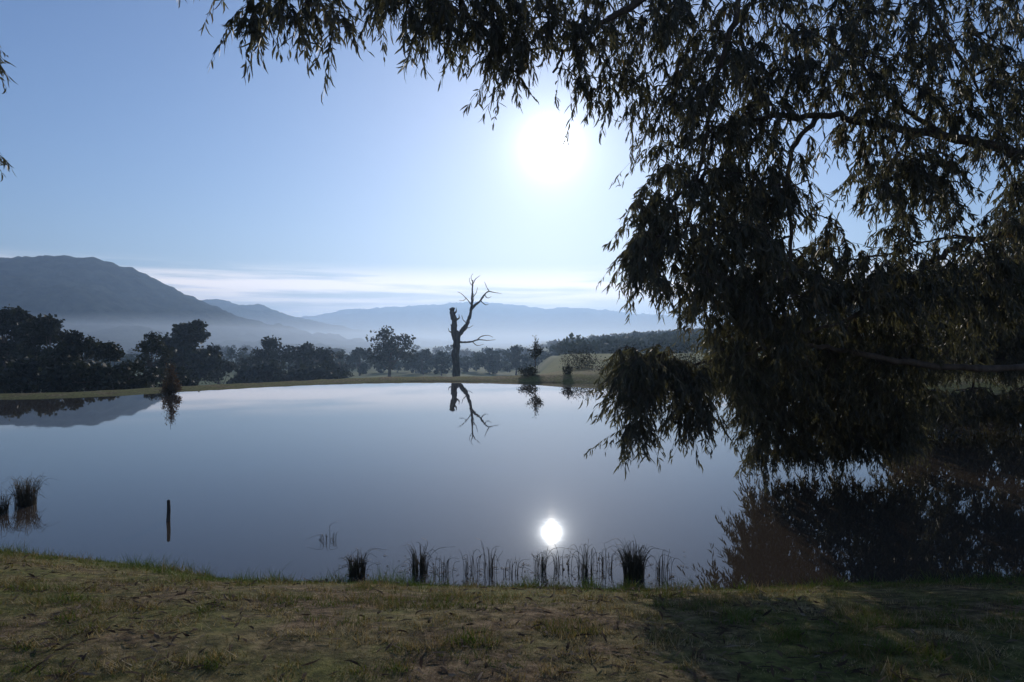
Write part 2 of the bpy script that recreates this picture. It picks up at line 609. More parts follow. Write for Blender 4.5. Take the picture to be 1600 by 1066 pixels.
def make_tree_meshes(seed, h, w, lumps, leaves, leaf, trunk_frac=0.25, dome=0.7, droop=0.0, aspect=0.8, thick=1.0, fork=3):
    """crown and trunk meshes; base at the origin"""
    r = np.random.default_rng(seed)
    crown_lo = h * trunk_frac
    cz = crown_lo + (h - crown_lo) * 0.5
    centres, radii = [], []
    for k in range(lumps):
        th = r.uniform(0, 2 * math.pi)
        zf = r.uniform(0, 1) ** 0.85
        prof = math.sqrt(max(0.04, 1 - ((zf - (1 - dome) * 0.9) / max(dome, 1 - dome)) ** 2 * 0.92))
        rr = w * 0.5 * prof * math.sqrt(r.uniform(0.05, 1)) * 0.80
        rad = (w * 0.8 + min(w, h) * 0.2) * r.uniform(0.11, 0.21)
        centres.append((rr * math.cos(th), rr * math.sin(th), crown_lo + rad * 0.6 + zf * (h - crown_lo - rad * 1.4)))
        radii.append(rad)
    centres, radii = np.array(centres), np.array(radii)
    pick = r.choice(lumps, leaves, p=radii ** 2 / (radii ** 2).sum())
    dirs = r.normal(size=(leaves, 3))
    dirs /= np.linalg.norm(dirs, axis=1)[:, None]
    rad = radii[pick] * (r.uniform(0, 1, leaves) ** 0.5) * (0.85 + 0.5 * r.uniform(0, 1, leaves) ** 3)
    pos = centres[pick] + dirs * rad[:, None] * np.array([1, 1, 0.72])
    v, q = leaf_quads(pos, leaf, seed + 1, aspect, droop)
    crown = mesh_np('crown', v, q, False, {'rnd': np.repeat(np.clip(r.normal(0.4, 0.22, lumps)[pick] + r.normal(0, 0.15, leaves), 0, 1), 4)})
    bag = Bag()
    tr = max(0.05, h * 0.026) * thick
    top = np.array([r.normal(0, w * 0.05), r.normal(0, w * 0.05), crown_lo + (h - crown_lo) * 0.55])
    tl = smooth_line([(0, 0, -0.4), (top[0] * 0.2 + r.normal(0, tr), r.normal(0, tr), top[2] * 0.4), top], 5)
    bag.add(*tube(tl, np.linspace(tr * 1.25, tr * 0.45, len(tl)), 7))
    order = r.permutation(lumps)[:max(fork, int(lumps * 0.6))]
    for k in order:
        i = r.integers(len(tl) // 3, len(tl) - 1)
        p0, p1 = tl[i], centres[k]
        mid = (p0 + p1) / 2 + np.array([0, 0, abs(p1[2] - p0[2]) * -0.12]) + r.normal(0, w * 0.02, 3)
        ln = smooth_line([p0, mid, p1], 4)
        bag.add(*tube(ln, np.linspace(tr * 0.5, tr * 0.1, len(ln)), 5))
    return crown, bag.mesh('trunk')


def make_stem_meshes(seed, h, w, stems, leaves, leaf, bare=0.15, droop=0.0, trunk=0.0, taper=0.45):
    """shrub or young tree: stems fanning out of one base, leaves strung along them"""
    r = np.random.default_rng(seed)
    bag = Bag()
    P, T = [], []
    if trunk:
        bag.add(*tube([(0, 0, -0.3), (0.01 * h, 0, h * trunk * 0.6), (0, 0.01 * h, h * 0.8)], [h * 0.014, h * 0.011, h * 0.004], 6))
    for k in range(stems):
        a = r.uniform(0, 6.283)
        f = math.sqrt(r.uniform(0, 1))
        z0 = h * trunk * r.uniform(0.75, 1.5) if trunk else -0.15
        top = h * (1 - taper * f ** (2 - taper)) * r.uniform(0.72, 1.02)
        e = np.array([math.cos(a) * f * w * 0.5, math.sin(a) * f * w * 0.5, max(top, z0 + 0.1 * h)])
        p0 = np.array([0.0, 0.0, z0]) + (0 if trunk else 1) * np.array([math.cos(a), math.sin(a), 0]) * w * 0.04
        mid = p0 * 0.5 + e * 0.5 + np.array([e[0] * 0.25, e[1] * 0.25, 0]) + r.normal(0, w * 0.04, 3)
        ln = smooth_line([p0, mid, e], 5)
        bag.add(*tube(ln, np.linspace(h * 0.006, h * 0.0015, len(ln)), 4))
        n = leaves // stems
        t = bare + (1 - bare) * r.uniform(0, 1, n) ** 0.8
        q = np.stack([np.interp(t, np.linspace(0, 1, len(ln)), ln[:, c]) for c in range(3)], 1)
        P.append(q + r.normal(0, w * 0.075, (n, 3)))
        T.append(np.clip(r.normal(0.4, 0.2) + r.normal(0, 0.15, n), 0, 1))
    v, q = leaf_quads(np.vstack(P), leaf, seed + 1, 0.42, droop)
    return mesh_np('crown', v, q, False, {'rnd': np.repeat(np.concatenate(T), 4)}), bag.mesh('trunk')


def place_tree(name, meshes, loc, label, group=None, mat=None, rot=0.0, scale=1.0, cat='tree'):
    t = thing(name, label, cat, loc, group)
    t.rotation_euler = (0, 0, rot)
    t.scale = (scale,) * 3 if isinstance(scale, (int, float)) else scale
    link('trunk', meshes[1], M_BARK, t)
    link('crown', meshes[0], mat or M_CROWN, t)
    return t


def gz(x, y):
    return float(terrain(np.array([x]), np.array([y]))[0])


def px_tree(name, px, top, d, wpx, seed, label, group=None, lumps=22, leaves=2600, leaf=None, mat=None, cat='tree', **kw):
    p = at(px, top, d)
    z0 = gz(p[0], d)
    h = p[2] - z0
    w = wpx / FPX * d
    ms = make_tree_meshes(seed, h, w, lumps, leaves, leaf or max(0.12, w * 0.055), **kw)
    return place_tree(name, ms, (p[0], d, z0), label, group, mat, 0.0, 1.0, cat)


# left wood, near and dark
LG = 'dark trees beyond the left bank'
px_tree('gum_tree', -75, 452, 70, 160, 11, 'tall dark gum rising at the left edge of the photo', LG, 30, 8400, trunk_frac=0.1, dome=0.6)
px_tree('gum_tree', 16, 474, 72, 105, 12, 'tallest dark tree in view at the left end of the far bank', LG, 28, 8400, trunk_frac=0.08, dome=0.6)
px_tree('gum_tree', 72, 491, 64, 105, 13, 'dark tree just right of the tallest one at left', LG, 26, 7200, trunk_frac=0.06, dome=0.6)
px_tree('gum_tree', 122, 514, 54, 110, 14, 'lower dark tree at the sloping right end of the left wood', LG, 24, 6400, trunk_frac=0.05, dome=0.6)
px_tree('gum_tree', 172, 531, 52, 90, 15, 'small bushy dark tree beside the lower end of the left wood', LG, 18, 2400, trunk_frac=0.05, dome=0.6)
px_tree('gum_tree', 236, 516, 62, 78, 16, 'dark tree leaning against the left side of the big domed gum', LG, 18, 2400, trunk_frac=0.08, dome=0.6)
px_tree('gum_tree', 302, 498, 102, 108, 17, 'big domed gum with trunks showing under its crown above the young rusty tree', LG, 30, 9600, trunk_frac=0.2, dome=0.55, fork=8)
px_tree('shrub', 205, 556, 50, 110, 18, 'low dark scrub under the trees left of the big domed gum', LG, 14, 1800, trunk_frac=0.02, dome=0.6, cat='shrub')
px_tree('shrub', 345, 556, 112, 75, 19, 'low dark scrub under the right side of the big domed gum', LG, 14, 1800, trunk_frac=0.02, dome=0.6, cat='shrub')
px_tree('shrub', 268, 556, 66, 100, 20, 'low dark scrub straight under the big domed gum', LG, 14, 1800, trunk_frac=0.02, dome=0.6, cat='shrub')
px_tree('shrub', 60, 552, 54, 170, 28, 'dark scrub filling the foot of the left wood', LG, 20, 2600, trunk_frac=0.02, dome=0.6, cat='shrub')
px_tree('shrub', -10, 556, 74, 150, 29, 'dark scrub at the far left foot of the left wood', LG, 20, 2600, trunk_frac=0.02, dome=0.6, cat='shrub')
px_tree('shrub', 135, 556, 48, 140, 30, 'dark scrub between the left wood and the scrub near the domed gum', LG, 20, 2600, trunk_frac=0.02, dome=0.6, cat='shrub')
px_tree('shrub', 420, 562, 120, 130, 63, 'low dark scrub under the left tree of the dark pair', LG, 20, 2600, trunk_frac=0.02, dome=0.6, cat='shrub')
px_tree('shrub', 505, 562, 125, 130, 64, 'low dark scrub under the right tree of the dark pair', LG, 20, 2600, trunk_frac=0.02, dome=0.6, cat='shrub')
px_tree('gum_tree', 385, 541, 140, 44, 21, 'small tree between the big domed gum and the paired trees', LG, 14, 1600, trunk_frac=0.08)
px_tree('gum_tree', 425, 524, 140, 80, 22, 'left tree of the dark pair between the domed gum and the dead tree', LG, 20, 2600, trunk_frac=0.12)
px_tree('gum_tree', 488, 529, 148, 84, 23, 'right tree of the dark pair between the domed gum and the dead tree', LG, 20, 2600, trunk_frac=0.1)
px_tree('gum_tree', 532, 546, 175, 44, 24, 'small hazy tree just right of the dark pair', LG, 14, 1600, trunk_frac=0.08)
px_tree('gum_tree', 607, 503, 168, 90, 25, 'round-topped hazy gum with open crown left of the dead tree', None, 26, 2600, leaf=0.62, trunk_frac=0.2, dome=0.5, fork=8)

# hazy belt of trees over the valley floor: far-off woods that read as one mass, and the few trees that stand out of it
def wood_mass(name, label, spots, leaf, seed):
    r = np.random.default_rng(seed)
    P, T = [], []
    for x, y, z0, top, w in spots:
        hh = top - z0
        for k in range(5):
            c = np.array([x + r.normal(0, w * 0.22), y + r.normal(0, w * 0.22), z0 + hh * r.uniform(0.25, 0.84)])
            n = 46
            d_ = r.normal(size=(n, 3))
            d_ /= np.linalg.norm(d_, axis=1)[:, None]
            P.append(c + d_ * np.array([w * 0.32, w * 0.32, hh * 0.17]) * (r.uniform(0, 1, n) ** 0.4)[:, None])
            T.append(np.full(n, r.uniform(0, 1)))
    v, q = leaf_quads(np.vstack(P), leaf, seed, 0.85)
    o = link(name, mesh_np(name, v, q, False, {'rnd': np.repeat(np.concatenate(T), 4)}), M_FAR, kind='stuff')
    tag(o, label, 'woodland', kind='stuff')


br = np.random.default_rng(5)
for lab, d0, n, ty, sd in (('nearest blue-grey wood across the valley floor behind the dead tree', 260, 95, 550, 1),
                           ('pale hazy wood along the far side of the valley floor', 420, 70, 544, 2)):
    spots = []
    for k in range(n):
        px = 60 + (k + br.uniform(0, 1)) * (900 / n)
        d = d0 + br.uniform(-40, 40)
        p = at(px, ty + br.uniform(-7, 7), d)
        spots.append((p[0], d, gz(p[0], d) - 1, p[2], br.uniform(18, 34) / FPX * d))
    wood_mass('woodland', lab, spots, d0 * 0.0036, sd)
for k, (px, top, d, w, lab) in enumerate(((662, 543, 230, 44, 'hazy rounded tree rising from the valley wood left of the dead tree'),
                                          (690, 549, 215, 30, 'small hazy tree close against the left side of the dead trunk'),
                                          (765, 541, 240, 46, 'hazy tree rising behind the low side branch of the dead tree'),
                                          (806, 537, 225, 40, 'hazy tree of the valley wood just left of the slender tree'),
                                          (562, 541, 220, 40, 'hazy tree standing close left of the round-topped gum'))):
    px_tree('valley_tree', px, top, d, w, 200 + k, lab, 'trees rising out of the valley wood', 16, 1500, d * 0.0036, M_FAR, trunk_frac=0.08)

# low wooded ridge to the right
rr = np.random.default_rng(9)
bag_v, bag_r = [], []
nleaf = 0
for k in range(1900):
    x = rr.uniform(8, 420)
    y = rr.uniform(150, 450)
    z = gz(x, y)
    if x / y < 0.045 + 0.03 * rr.uniform() or z < -3.5:
        continue
    hh, ww = rr.uniform(2.5, 5.0), rr.uniform(4, 8)
    n = 60
    dirs = rr.normal(size=(n, 3))
    dirs /= np.linalg.norm(dirs, axis=1)[:, None]
    pos = np.array([x, y, z + hh * 0.55]) + dirs * np.array([ww, ww, hh]) * 0.5 * (rr.uniform(0, 1, n) ** 0.4)[:, None]
    bag_v.append(pos)
    bag_r.append(np.full(n, rr.uniform(0, 1)))
v, q = leaf_quads(np.vstack(bag_v), 1.3, 77, 0.8)
wood = link('woodland', mesh_np('woodland', v, q, False, {'rnd': np.repeat(np.concatenate(bag_r), 4)}), M_FAR, kind='stuff')
tag(wood, 'dark far-off woodland covering the low ridge right of the dead tree', 'woodland', kind='stuff')

# right wood behind the hanging branches
RG = 'dark trees behind the right bank'
px_tree('gum_tree', 1215, 486, 92, 100, 31, 'smallest far tree of the right wood, seen through the hanging branches', RG, 18, 2200, trunk_frac=0.08)
px_tree('gum_tree', 1300, 428, 74, 130, 32, 'dark tree of the right wood left of the sunny sky gap', RG, 26, 3600, trunk_frac=0.06)
px_tree('gum_tree', 1400, 412, 60, 140, 33, 'dark broad tree of the right wood in the middle behind the twigs', RG, 28, 4200, trunk_frac=0.05)
px_tree('gum_tree', 1505, 408, 56, 150, 34, 'dark broad tree of the right wood above the clay track', RG, 28, 4200, trunk_frac=0.05)
px_tree('gum_tree', 1605, 402, 52, 150, 35, 'dark tree of the right wood cut by the right edge of the photo', RG, 28, 4200, trunk_frac=0.05)
px_tree('gum_tree', 1720, 380, 50, 170, 36, 'dark tree of the right wood beyond the right edge of the photo', RG, 28, 3600, trunk_frac=0.05)
px_tree('shrub', 1450, 520, 46, 180, 37, 'low dark scrub behind the clay track on the right', RG, 22, 2800, trunk_frac=0.02, cat='shrub')
px_tree('shrub', 1590, 515, 44, 170, 38, 'low dark scrub at the right edge behind the clay track', RG, 22, 2800, trunk_frac=0.02, cat='shrub')
px_tree('shrub', 1290, 545, 52, 130, 39, 'low dark scrub at the left end of the clay track', RG, 20, 2400, trunk_frac=0.02, cat='shrub')

# single plants on the far bank
def px_bush(name, px, top, d, wpx, seed, label, stems, leaves, leaf, cat='shrub', mat=None, **kw):
    p = at(px, top, d)
    z0 = gz(p[0], d)
    place_tree(name, make_stem_meshes(seed, p[2] - z0, wpx / FPX * d, stems, leaves, leaf, **kw), (p[0], d, z0), label, None, mat, 0.0, 1.0, cat)


px_bush('sapling', 836, 523, 44, 28, 51, 'small slender tree on the far shore right of the dead tree', 16, 1100, 0.11, 'tree', trunk=0.42)
px_bush('shrub', 828, 571, 40.2, 34, 52, 'low round bush at the foot of the small slender tree', 22, 1300, 0.10)
px_bush('shrub', 887, 566, 39.6, 16, 53, 'narrow upright dark shrub on the far shore', 14, 900, 0.09)
px_bush('shrub', 908, 541, 47, 56, 54, 'rounded shrub on the green rise right of the slender tree', 26, 1700, 0.12)
px_bush('shrub', 962, 556, 42, 76, 55, 'broad olive shrub on the green rise under the leafy branch tips', 30, 2200, 0.12)
px_bush('shrub', 1055, 548, 38, 110, 56, 'broad olive shrub behind the lowest hanging spray', 34, 2600, 0.12)
# rusty young tree at the water's edge on the left
p = on_water(266, 616)
zb = max(gz(p[0], p[1]), -0.05)
ms = make_stem_meshes(61, 2.0, 0.85, 54, 3000, 0.075, bare=0.02, droop=0.5, trunk=0.02, taper=0.92)
place_tree('young_tree', ms, (p[0], p[1], zb), 'rusty brown young tree standing at the left water edge', None, M_RUST)

# ------------------------------------------------------------------ dead tree
dt = thing('dead_tree', 'bare dead tree with a broken stub and one forked limb on the far bank', 'tree')
DD = 82.0
base = at(713, 580, DD)
zg = gz(base[0], DD)
dt.location = (base[0], DD, zg)
off = np.array([base[0], DD, zg])


def dbranch(name, pts, r0, r1, dy=0.0, sides=7, parent=dt, seed=0):
    r = np.random.default_rng(seed)
    n = len(pts)
    P = []
    for k, (px, py) in enumerate(pts):
        q = at(px, py, DD)
        q[1] += dy * k / max(1, n - 1)
        P.append(q - off)
    ln = smooth_line(P, 5)
    ln[1:-1] += r.normal(0, r0 * 0.06, ln[1:-1].shape)
    rad = np.linspace(r0, r1, len(ln)) * 0.88 * (1 + 0.09 * r.normal(size=len(ln)))
    return link(name, Bag_of(tube(ln, rad, sides)).mesh(name), M_DEAD, parent)


def Bag_of(t):
    b_ = Bag()
    b_.add(*t)
    return b_


dbranch('trunk', [(713, 592), (713, 575), (712, 550), (713.5, 534), (712, 518)], 0.58, 0.46, 0, 9, seed=1)
dbranch('stub', [(712, 530), (709.5, 514), (710.5, 502), (708, 493), (707, 483)], 0.48, 0.36, -0.5, 8, seed=2)
lb = dbranch('limb', [(714, 528), (721, 518), (729, 508), (733, 497), (736, 484), (737, 470), (737.5, 452), (738, 437)], 0.36, 0.07, 0.8, 7, seed=3)
for k, (pts, r0, dy) in enumerate((
        ([(735, 486), (742, 477), (750, 470), (757, 460), (763, 455), (772, 456), (783, 457.5)], 0.20, 1.4),
        ([(757, 461), (762, 466), (768, 464)], 0.08, -0.6),
        ([(751, 470), (758, 476), (763, 475)], 0.08, 0.6),
        ([(764, 455), (760, 448), (757, 440)], 0.07, 0.4),
        ([(738, 446), (743, 436), (750, 430)], 0.07, 0.5),
        ([(738, 440), (736, 434), (739, 428)], 0.05, -0.4),
        ([(736, 476), (730, 468), (722, 460), (716, 457)], 0.08, -1.0),
        ([(729, 466), (724, 470), (718, 470)], 0.05, -0.5),
        ([(737, 466), (744, 459), (747, 450)], 0.07, -1.0),
        ([(730, 506), (724, 500), (722, 493)], 0.08, -0.6),
        ([(715, 534), (724, 535), (736, 534), (748, 531), (760, 532), (774, 531)], 0.17, 1.2),
        ([(745, 532), (752, 526), (762, 524), (770, 527)], 0.09, 0.5),
        ([(738, 534), (746, 540), (756, 538)], 0.07, -0.4),
        ([(709, 512), (706, 511), (704, 507)], 0.14, -0.2),
        ([(709, 495), (705, 491), (705, 485)], 0.20, -0.2),
        ([(713, 500), (717, 497), (717, 491)], 0.16, 0.2),
        ([(709, 490), (713, 487), (713, 481)], 0.17, -0.3),
        ([(708, 520), (702, 518), (700, 513)], 0.13, 0.4),
        ([(736, 480), (740, 470), (741, 460)], 0.07, -0.7),
        ([(738, 447), (734, 441), (733, 434)], 0.05, 0.4),
        ([(726, 512), (733, 512), (739, 508)], 0.07, 0.5))):
    dbranch('twig', pts, r0, 0.025, dy, 5, lb if k < 10 else dt, 20 + k)

# ------------------------------------------------------------------ rushes, stick in the water


def rush(px, py, h, n, spread, seed, label):
    r = np.random.default_rng(seed)
    p = on_water(px, py)
    bag = Bag()
    tints = []
    for k in range(int(n * 1.35)):
        a = r.uniform(0, 6.283)
        rr_ = spread * math.sqrt(r.uniform(0, 1))
        b0 = np.array([rr_ * math.cos(a), rr_ * math.sin(a) * 0.8, -0.25])
        ln = h * (0.2 + 0.9 * r.beta(2, 1.6))
        lean = np.array([math.cos(a), math.sin(a), 0]) * abs(r.normal(0, 0.22)) * ln + r.normal(0, 0.03, 3)
        pts = [b0, b0 + lean * 0.25 + np.array([0, 0, 0.25 + ln * 0.5]), b0 + lean + np.array([0, 0, 0.25 + ln])]
        if r.uniform() < 0.35:
            pts.append(pts[-1] + lean * 1.1 + np.array([r.normal(0, 0.04), r.normal(0, 0.04), -ln * r.uniform(0.0, 0.5)]))
        l2 = smooth_line(pts, 4)
        v, q, t = tube(l2, np.linspace(0.0038, 0.0012, len(l2)), 3)
        bag.add(v, q, t)
        tints.append(np.full(len(v), r.uniform(0, 1)))
    o = link('rush_clump', bag.mesh('rush_clump', False, {'rnd': np.concatenate(tints)}), M_RUSH, loc=(p[0], p[1], 0))
    return tag(o, label, 'rushes', 'rush clumps standing in the shallows')


rush(40, 789, 0.38, 190, 0.13, 101, 'dark bushy rush clump in the water near the left edge')
rush(2, 802, 0.26, 90, 0.08, 102, 'rush clump cut by the left edge of the photo')
rush(558, 899, 0.21, 110, 0.08, 103, 'short dense rush clump by the shore, leftmost of the near row')
rush(655, 895, 0.26, 60, 0.08, 104, 'open rush clump second from left in the near row')
rush(690, 897, 0.20, 16, 0.10, 105, 'few thin rush stems between the second clump and the tallest thin stems')
rush(765, 895, 0.27, 16, 0.06, 106, 'tall thin rush stems left of the sun reflection')
rush(735, 893, 0.22, 14, 0.09, 115, 'sparse rush stems just left of the tall thin ones')
rush(845, 892, 0.23, 26, 0.07, 107, 'small rush clump straight below the sun reflection')
rush(880, 888, 0.20, 16, 0.10, 108, 'sparse rush stems just right of the sun reflection')
rush(915, 896, 0.28, 30, 0.08, 109, 'rush clump right of the sun reflection with bent stems')
rush(945, 890, 0.22, 16, 0.10, 110, 'thin rush stems beside the darkest clump')
rush(990, 902, 0.31, 190, 0.10, 111, 'darkest and thickest rush clump in the near row')
rush(1035, 900, 0.22, 18, 0.08, 112, 'last thin rush stems at the right end of the near row')
rush(510, 845, 0.10, 12, 0.12, 113, 'tiny rush tips poking out of open water')
rush(800, 898, 0.16, 12, 0.10, 114, 'short sparse stems between the tall thin rushes and the sun reflection')

p = on_water(262, 814)
bag = Bag()
v, q, t = tube([(0, 0, -0.5), (0.004, 0, 0), (0.01, 0.004, 0.14), (0.008, 0.0, 0.27)], [0.025, 0.025, 0.023, 0.020], 8)
bag.add(v, q, t)
st = link('stake', bag.mesh('stake'), M_POST, loc=(p[0], p[1], 0))
tag(st, 'thin dark wooden stake standing alone in the water at left', 'stake')

# ------------------------------------------------------------------ the big gum with hanging foliage
LEAF_L = 0.118


def leaf_geo(P, dirs, nrm_, ln, wd, curl):
    """lanceolate sickle leaves: 6 vertices, two tris and a quad each"""
    side = np.cross(dirs, nrm_)
    side /= np.linalg.norm(side, axis=1)[:, None] + 1e-9
    nn = np.cross(side, dirs)
    L, W, C = ln[:, None], wd[:, None], curl[:, None]

    def pt(t, s, bend):
        return P + dirs * L * t + side * (W * s + L * C * bend) + nn * (L * 0.06 * math.sin(t * 3.14))
    v = np.stack([pt(0, 0, 0), pt(0.33, 0.5, 0.10), pt(0.33, -0.5, 0.10), pt(0.70, 0.36, 0.10), pt(0.70, -0.36, 0.10), pt(1, 0, -0.06)], 1)
    return v.reshape(-1, 3)


def leaf_faces(n):
    b0 = np.arange(n)[:, None] * 6
    t = np.vstack([b0 + np.array([[0, 2, 1]]), b0 + np.array([[3, 4, 5]])])
    q = b0 + np.array([[1, 2, 4, 3]])
    return [q, t]


def grow_gum(root_name, label, base, limbs, anchors, seed, single_leaves=0, spray=(18, 34)):
    """limbs: list of (points (n,3), r0, r1); anchors: (m,3) tips from which sprays hang"""
    r = np.random.default_rng(seed)
    root = thing(root_name, label, 'tree', base)
    off = np.array(base, float)
    nodes, rad = [], []
    for k, (pts, r0, r1) in enumerate(limbs):
        ln = smooth_line(pts, 7)
        jit = r.normal(0, 1, ln.shape) * (r0 * 0.22)
        jit[0] = 0
        ln = ln + jit
        rd = np.linspace(r0, r1, len(ln)) * (1 + 0.06 * r.normal(size=len(ln)))
        link('trunk' if k == 0 else 'limb', Bag_of(tube(ln - off, rd, 10 if k == 0 else 7)).mesh('trunk' if k == 0 else 'limb'), M_BARK, root)
        if k > 0:
            for i_ in range(2, len(ln)):
                nodes.append(ln[i_])
                rad.append(rd[i_])
    nlim = len(nodes)
    nodes = [np.array(n_) for n_ in nodes]
    parent = [-1] * nlim
    cur = np.array(nodes)
    dmin = np.min(np.linalg.norm(anchors[:, None, :] - cur[None], axis=2), axis=1)
    order = np.argsort(dmin)
    paths = []
    buf = np.zeros((nlim + len(anchors) * 14, 3))
    buf[:nlim] = cur
    cnt = nlim
    for ai in order:
        a = anchors[ai]
        dv = buf[:cnt] - a
        dist = np.linalg.norm(dv, axis=1) + np.maximum(0, -(dv[:, 2])) * 0.5      # prefer to hang from above
        j = int(np.argmin(dist))
        p0 = buf[j]
        L = np.linalg.norm(a - p0)
        n = int(np.clip(L / 0.13, 2, 12))
        mid = (p0 + a) / 2 + np.array([0, 0, 0.16 * L]) + r.normal(0, 0.07 * L, 3)
        ts = np.linspace(0, 1, n + 1)[1:]
        pth = [(1 - t) ** 2 * p0 + 2 * t * (1 - t) * mid + t * t * a for t in ts]
        ids = [j]
        for q_ in pth:
            buf[cnt] = q_
            parent.append(ids[-1])
            ids.append(cnt)
            cnt += 1
        paths.append(ids)
    load = np.zeros(cnt)
    for ids in paths:
        load[ids[-1]] += 1
    for k in range(cnt - 1, nlim - 1, -1):
        load[parent[k]] += load[k]
    bag = Bag()
    for ids in paths:
        pts = buf[ids]
        rd = 0.0030 * np.maximum(load[ids], 1) ** 0.42
        if ids[0] < nlim:
            rd[0] = rd[1]
        else:
            rd[0] = min(rd[0], rd[1] * 1.3)
        bag.add(*tube(pts - off, rd, 4, False))
    # sprays of hanging leaves
    LP, LD, LN, LL, LW, LC, LT = [], [], [], [], [], [], []
    for ids in paths:
        a = buf[ids[-1]]
        prev = buf[ids[-2]]
        outd = a - prev
        outd[2] *= 0.3
        outd /= np.linalg.norm(outd) + 1e-6
        tone = r.normal(0.38, 0.16)
        for s_ in range(r.integers(2, 4)):
            o2 = outd + r.normal(0, 0.85, 3) * np.array([1, 1, 0.35])
            sl = r.uniform(0.16, 0.52)
            tt = np.linspace(0, 1, 6)[:, None]
            sp = a + o2 * sl * 0.42 * tt + np.array([0, 0, -1.0]) * sl * 0.85 * tt ** 1.5
            bag.add(*tube(sp - off, np.linspace(0.0028, 0.0012, 6), 3, False))
            n = r.integers(*spray)
            t = r.uniform(0.0, 1, n)
            base_p = np.stack([np.interp(t, tt[:, 0], sp[:, c]) for c in range(3)], 1)
            dr = r.normal(0, 0.36, (n, 3)) + np.array([0, 0, -1.0]) + o2 * 0.18
            dr /= np.linalg.norm(dr, axis=1)[:, None]
            LP.append(base_p)
            LD.append(dr)
            LN.append(r.normal(size=(n, 3)) * np.array([1, 1, 0.5]))
            LL.append(LEAF_L * r.uniform(0.4, 1.35, n))
            LW.append(LEAF_L * r.uniform(0.11, 0.19, n))
            LC.append(r.uniform(-1, 1, n))
            LT.append(np.clip(tone + r.normal(0, 0.2, n), 0, 1))
    link('twigs', bag.mesh('twigs'), M_BARK, root, kind='stuff')
    P, Dr, N = np.vstack(LP), np.vstack(LD), np.vstack(LN)
    L, W, C, T = map(np.concatenate, (LL, LW, LC, LT))
    V = leaf_geo(P - off, Dr, N, L, W, C).reshape(-1, 6, 3)
    sel = np.zeros(len(P), bool)
    if single_leaves:
        px_ = 800 + P[:, 0] / P[:, 1] * FPX
        py_ = HOR - (P[:, 2] - CZ) / P[:, 1] * FPX
        vis = (px_ > 20) & (px_ < 1580) & (py_ > 10) & (py_ < 1000) & (P[:, 1] > 1)
        score = np.where(vis, L / P[:, 1], -1)
        sel[np.argsort(-score)[:single_leaves]] = True
        for k in np.where(sel)[0]:
            o_ = V[k][0]
            me = mesh_np('leaf', V[k] - o_, leaf_faces(1), False, {'rnd': np.full(6, T[k])})
            link('leaf', me, M_GUMLEAF, root, loc=tuple(o_))
    keep = ~sel
    link('foliage', mesh_np('foliage', V[keep].reshape(-1, 3), leaf_faces(int(keep.sum())), False, {'rnd': np.repeat(T[keep], 6)}), M_GUMLEAF, root, kind='stuff')
    return root, len(P)


TB = np.array([10.6, 9.4, 0.0])
TB[2] = gz(TB[0], TB[1]) - 0.05
limbs = [
    ([TB, (10.4, 9.3, 1.6), (9.9, 9.2, 3.4), (9.5, 8.9, 5.2), (9.0, 8.5, 7.0), (8.2, 8.0, 8.6), (7.4, 7.4, 9.8)], 0.34, 0.08),
    ([(9.55, 8.95, 4.9), at(1720, 262, 8.8), at(1600, 243, 8.6), at(1480, 214, 8.4), at(1380, 196, 8.2), at(1280, 180, 8.0), at(1160, 190, 7.8), at(1060, 230, 7.6)], 0.085, 0.018),
    ([at(1480, 214, 8.4), at(1430, 182, 8.2), at(1390, 150, 8.0), at(1330, 90, 7.8), at(1250, 40, 7.6)], 0.034, 0.012),
    ([(8.9, 8.4, 7.2), at(1650, -190, 7.9), at(1400, -150, 7.6), at(1180, -90, 7.3), at(1010, -5, 7.1), at(950, 34, 7.0), at(895, 68, 7.0), at(860, 110, 6.9)], 0.075, 0.012),
    ([(8.5, 8.2, 8.0), at(1500, -300, 7.4), at(1200, -240, 7.0), at(900, -150, 6.7), at(700, -90, 6.4), at(520, -50, 6.2), at(380, -15, 6.1)], 0.075, 0.012),
    ([(10.1, 9.2, 2.9), at(1750, 340, 9.3), at(1620, 362, 9.1), at(1530, 372, 9.0), at(1470, 400, 8.9), at(1400, 452, 8.8), at(1340, 492, 8.6), at(1260, 520, 8.5), at(1160, 530, 8.4)], 0.060, 0.014),
    ([at(1530, 372, 9.0), at(1480, 372, 8.9), at(1440, 380, 8.8), at(1380, 400, 8.6)], 0.018, 0.008),
    ([(10.35, 9.3, 1.9), at(1790, 545, 9.3), at(1600, 574, 9.1), at(1440, 570, 9.0), at(1320, 548, 8.9), at(1230, 540, 8.8), at(1130, 560, 8.6), at(1050, 580, 8.4)], 0.062, 0.014),
    ([at(1280, 180, 8.0), at(1240, 230, 7.9), at(1228, 300, 7.9), at(1236, 370, 7.9), at(1225, 440, 8.0), at(1190, 480, 8.0)], 0.034, 0.012),
    ([at(1180, -90, 7.3), at(1150, 20, 7.4), at(1120, 120, 7.5), at(1100, 220, 7.6), at(1080, 330, 7.7), at(1050, 400, 7.7)], 0.036, 0.012),
    ([at(1440, 570, 9.0), at(1400, 560, 10.4), at(1330, 570, 11.6), at(1250, 600, 12.0), at(1190, 630, 12.0)], 0.040, 0.010),
    ([at(1400, -150, 7.6), at(1450, 0, 7.8), at(1500, 90, 8.0), at(1540, 160, 8.2)], 0.034, 0.012),
]
limbs = [([np.asarray(p_, float) for p_ in l_], a_, b__) for l_, a_, b__ in limbs]
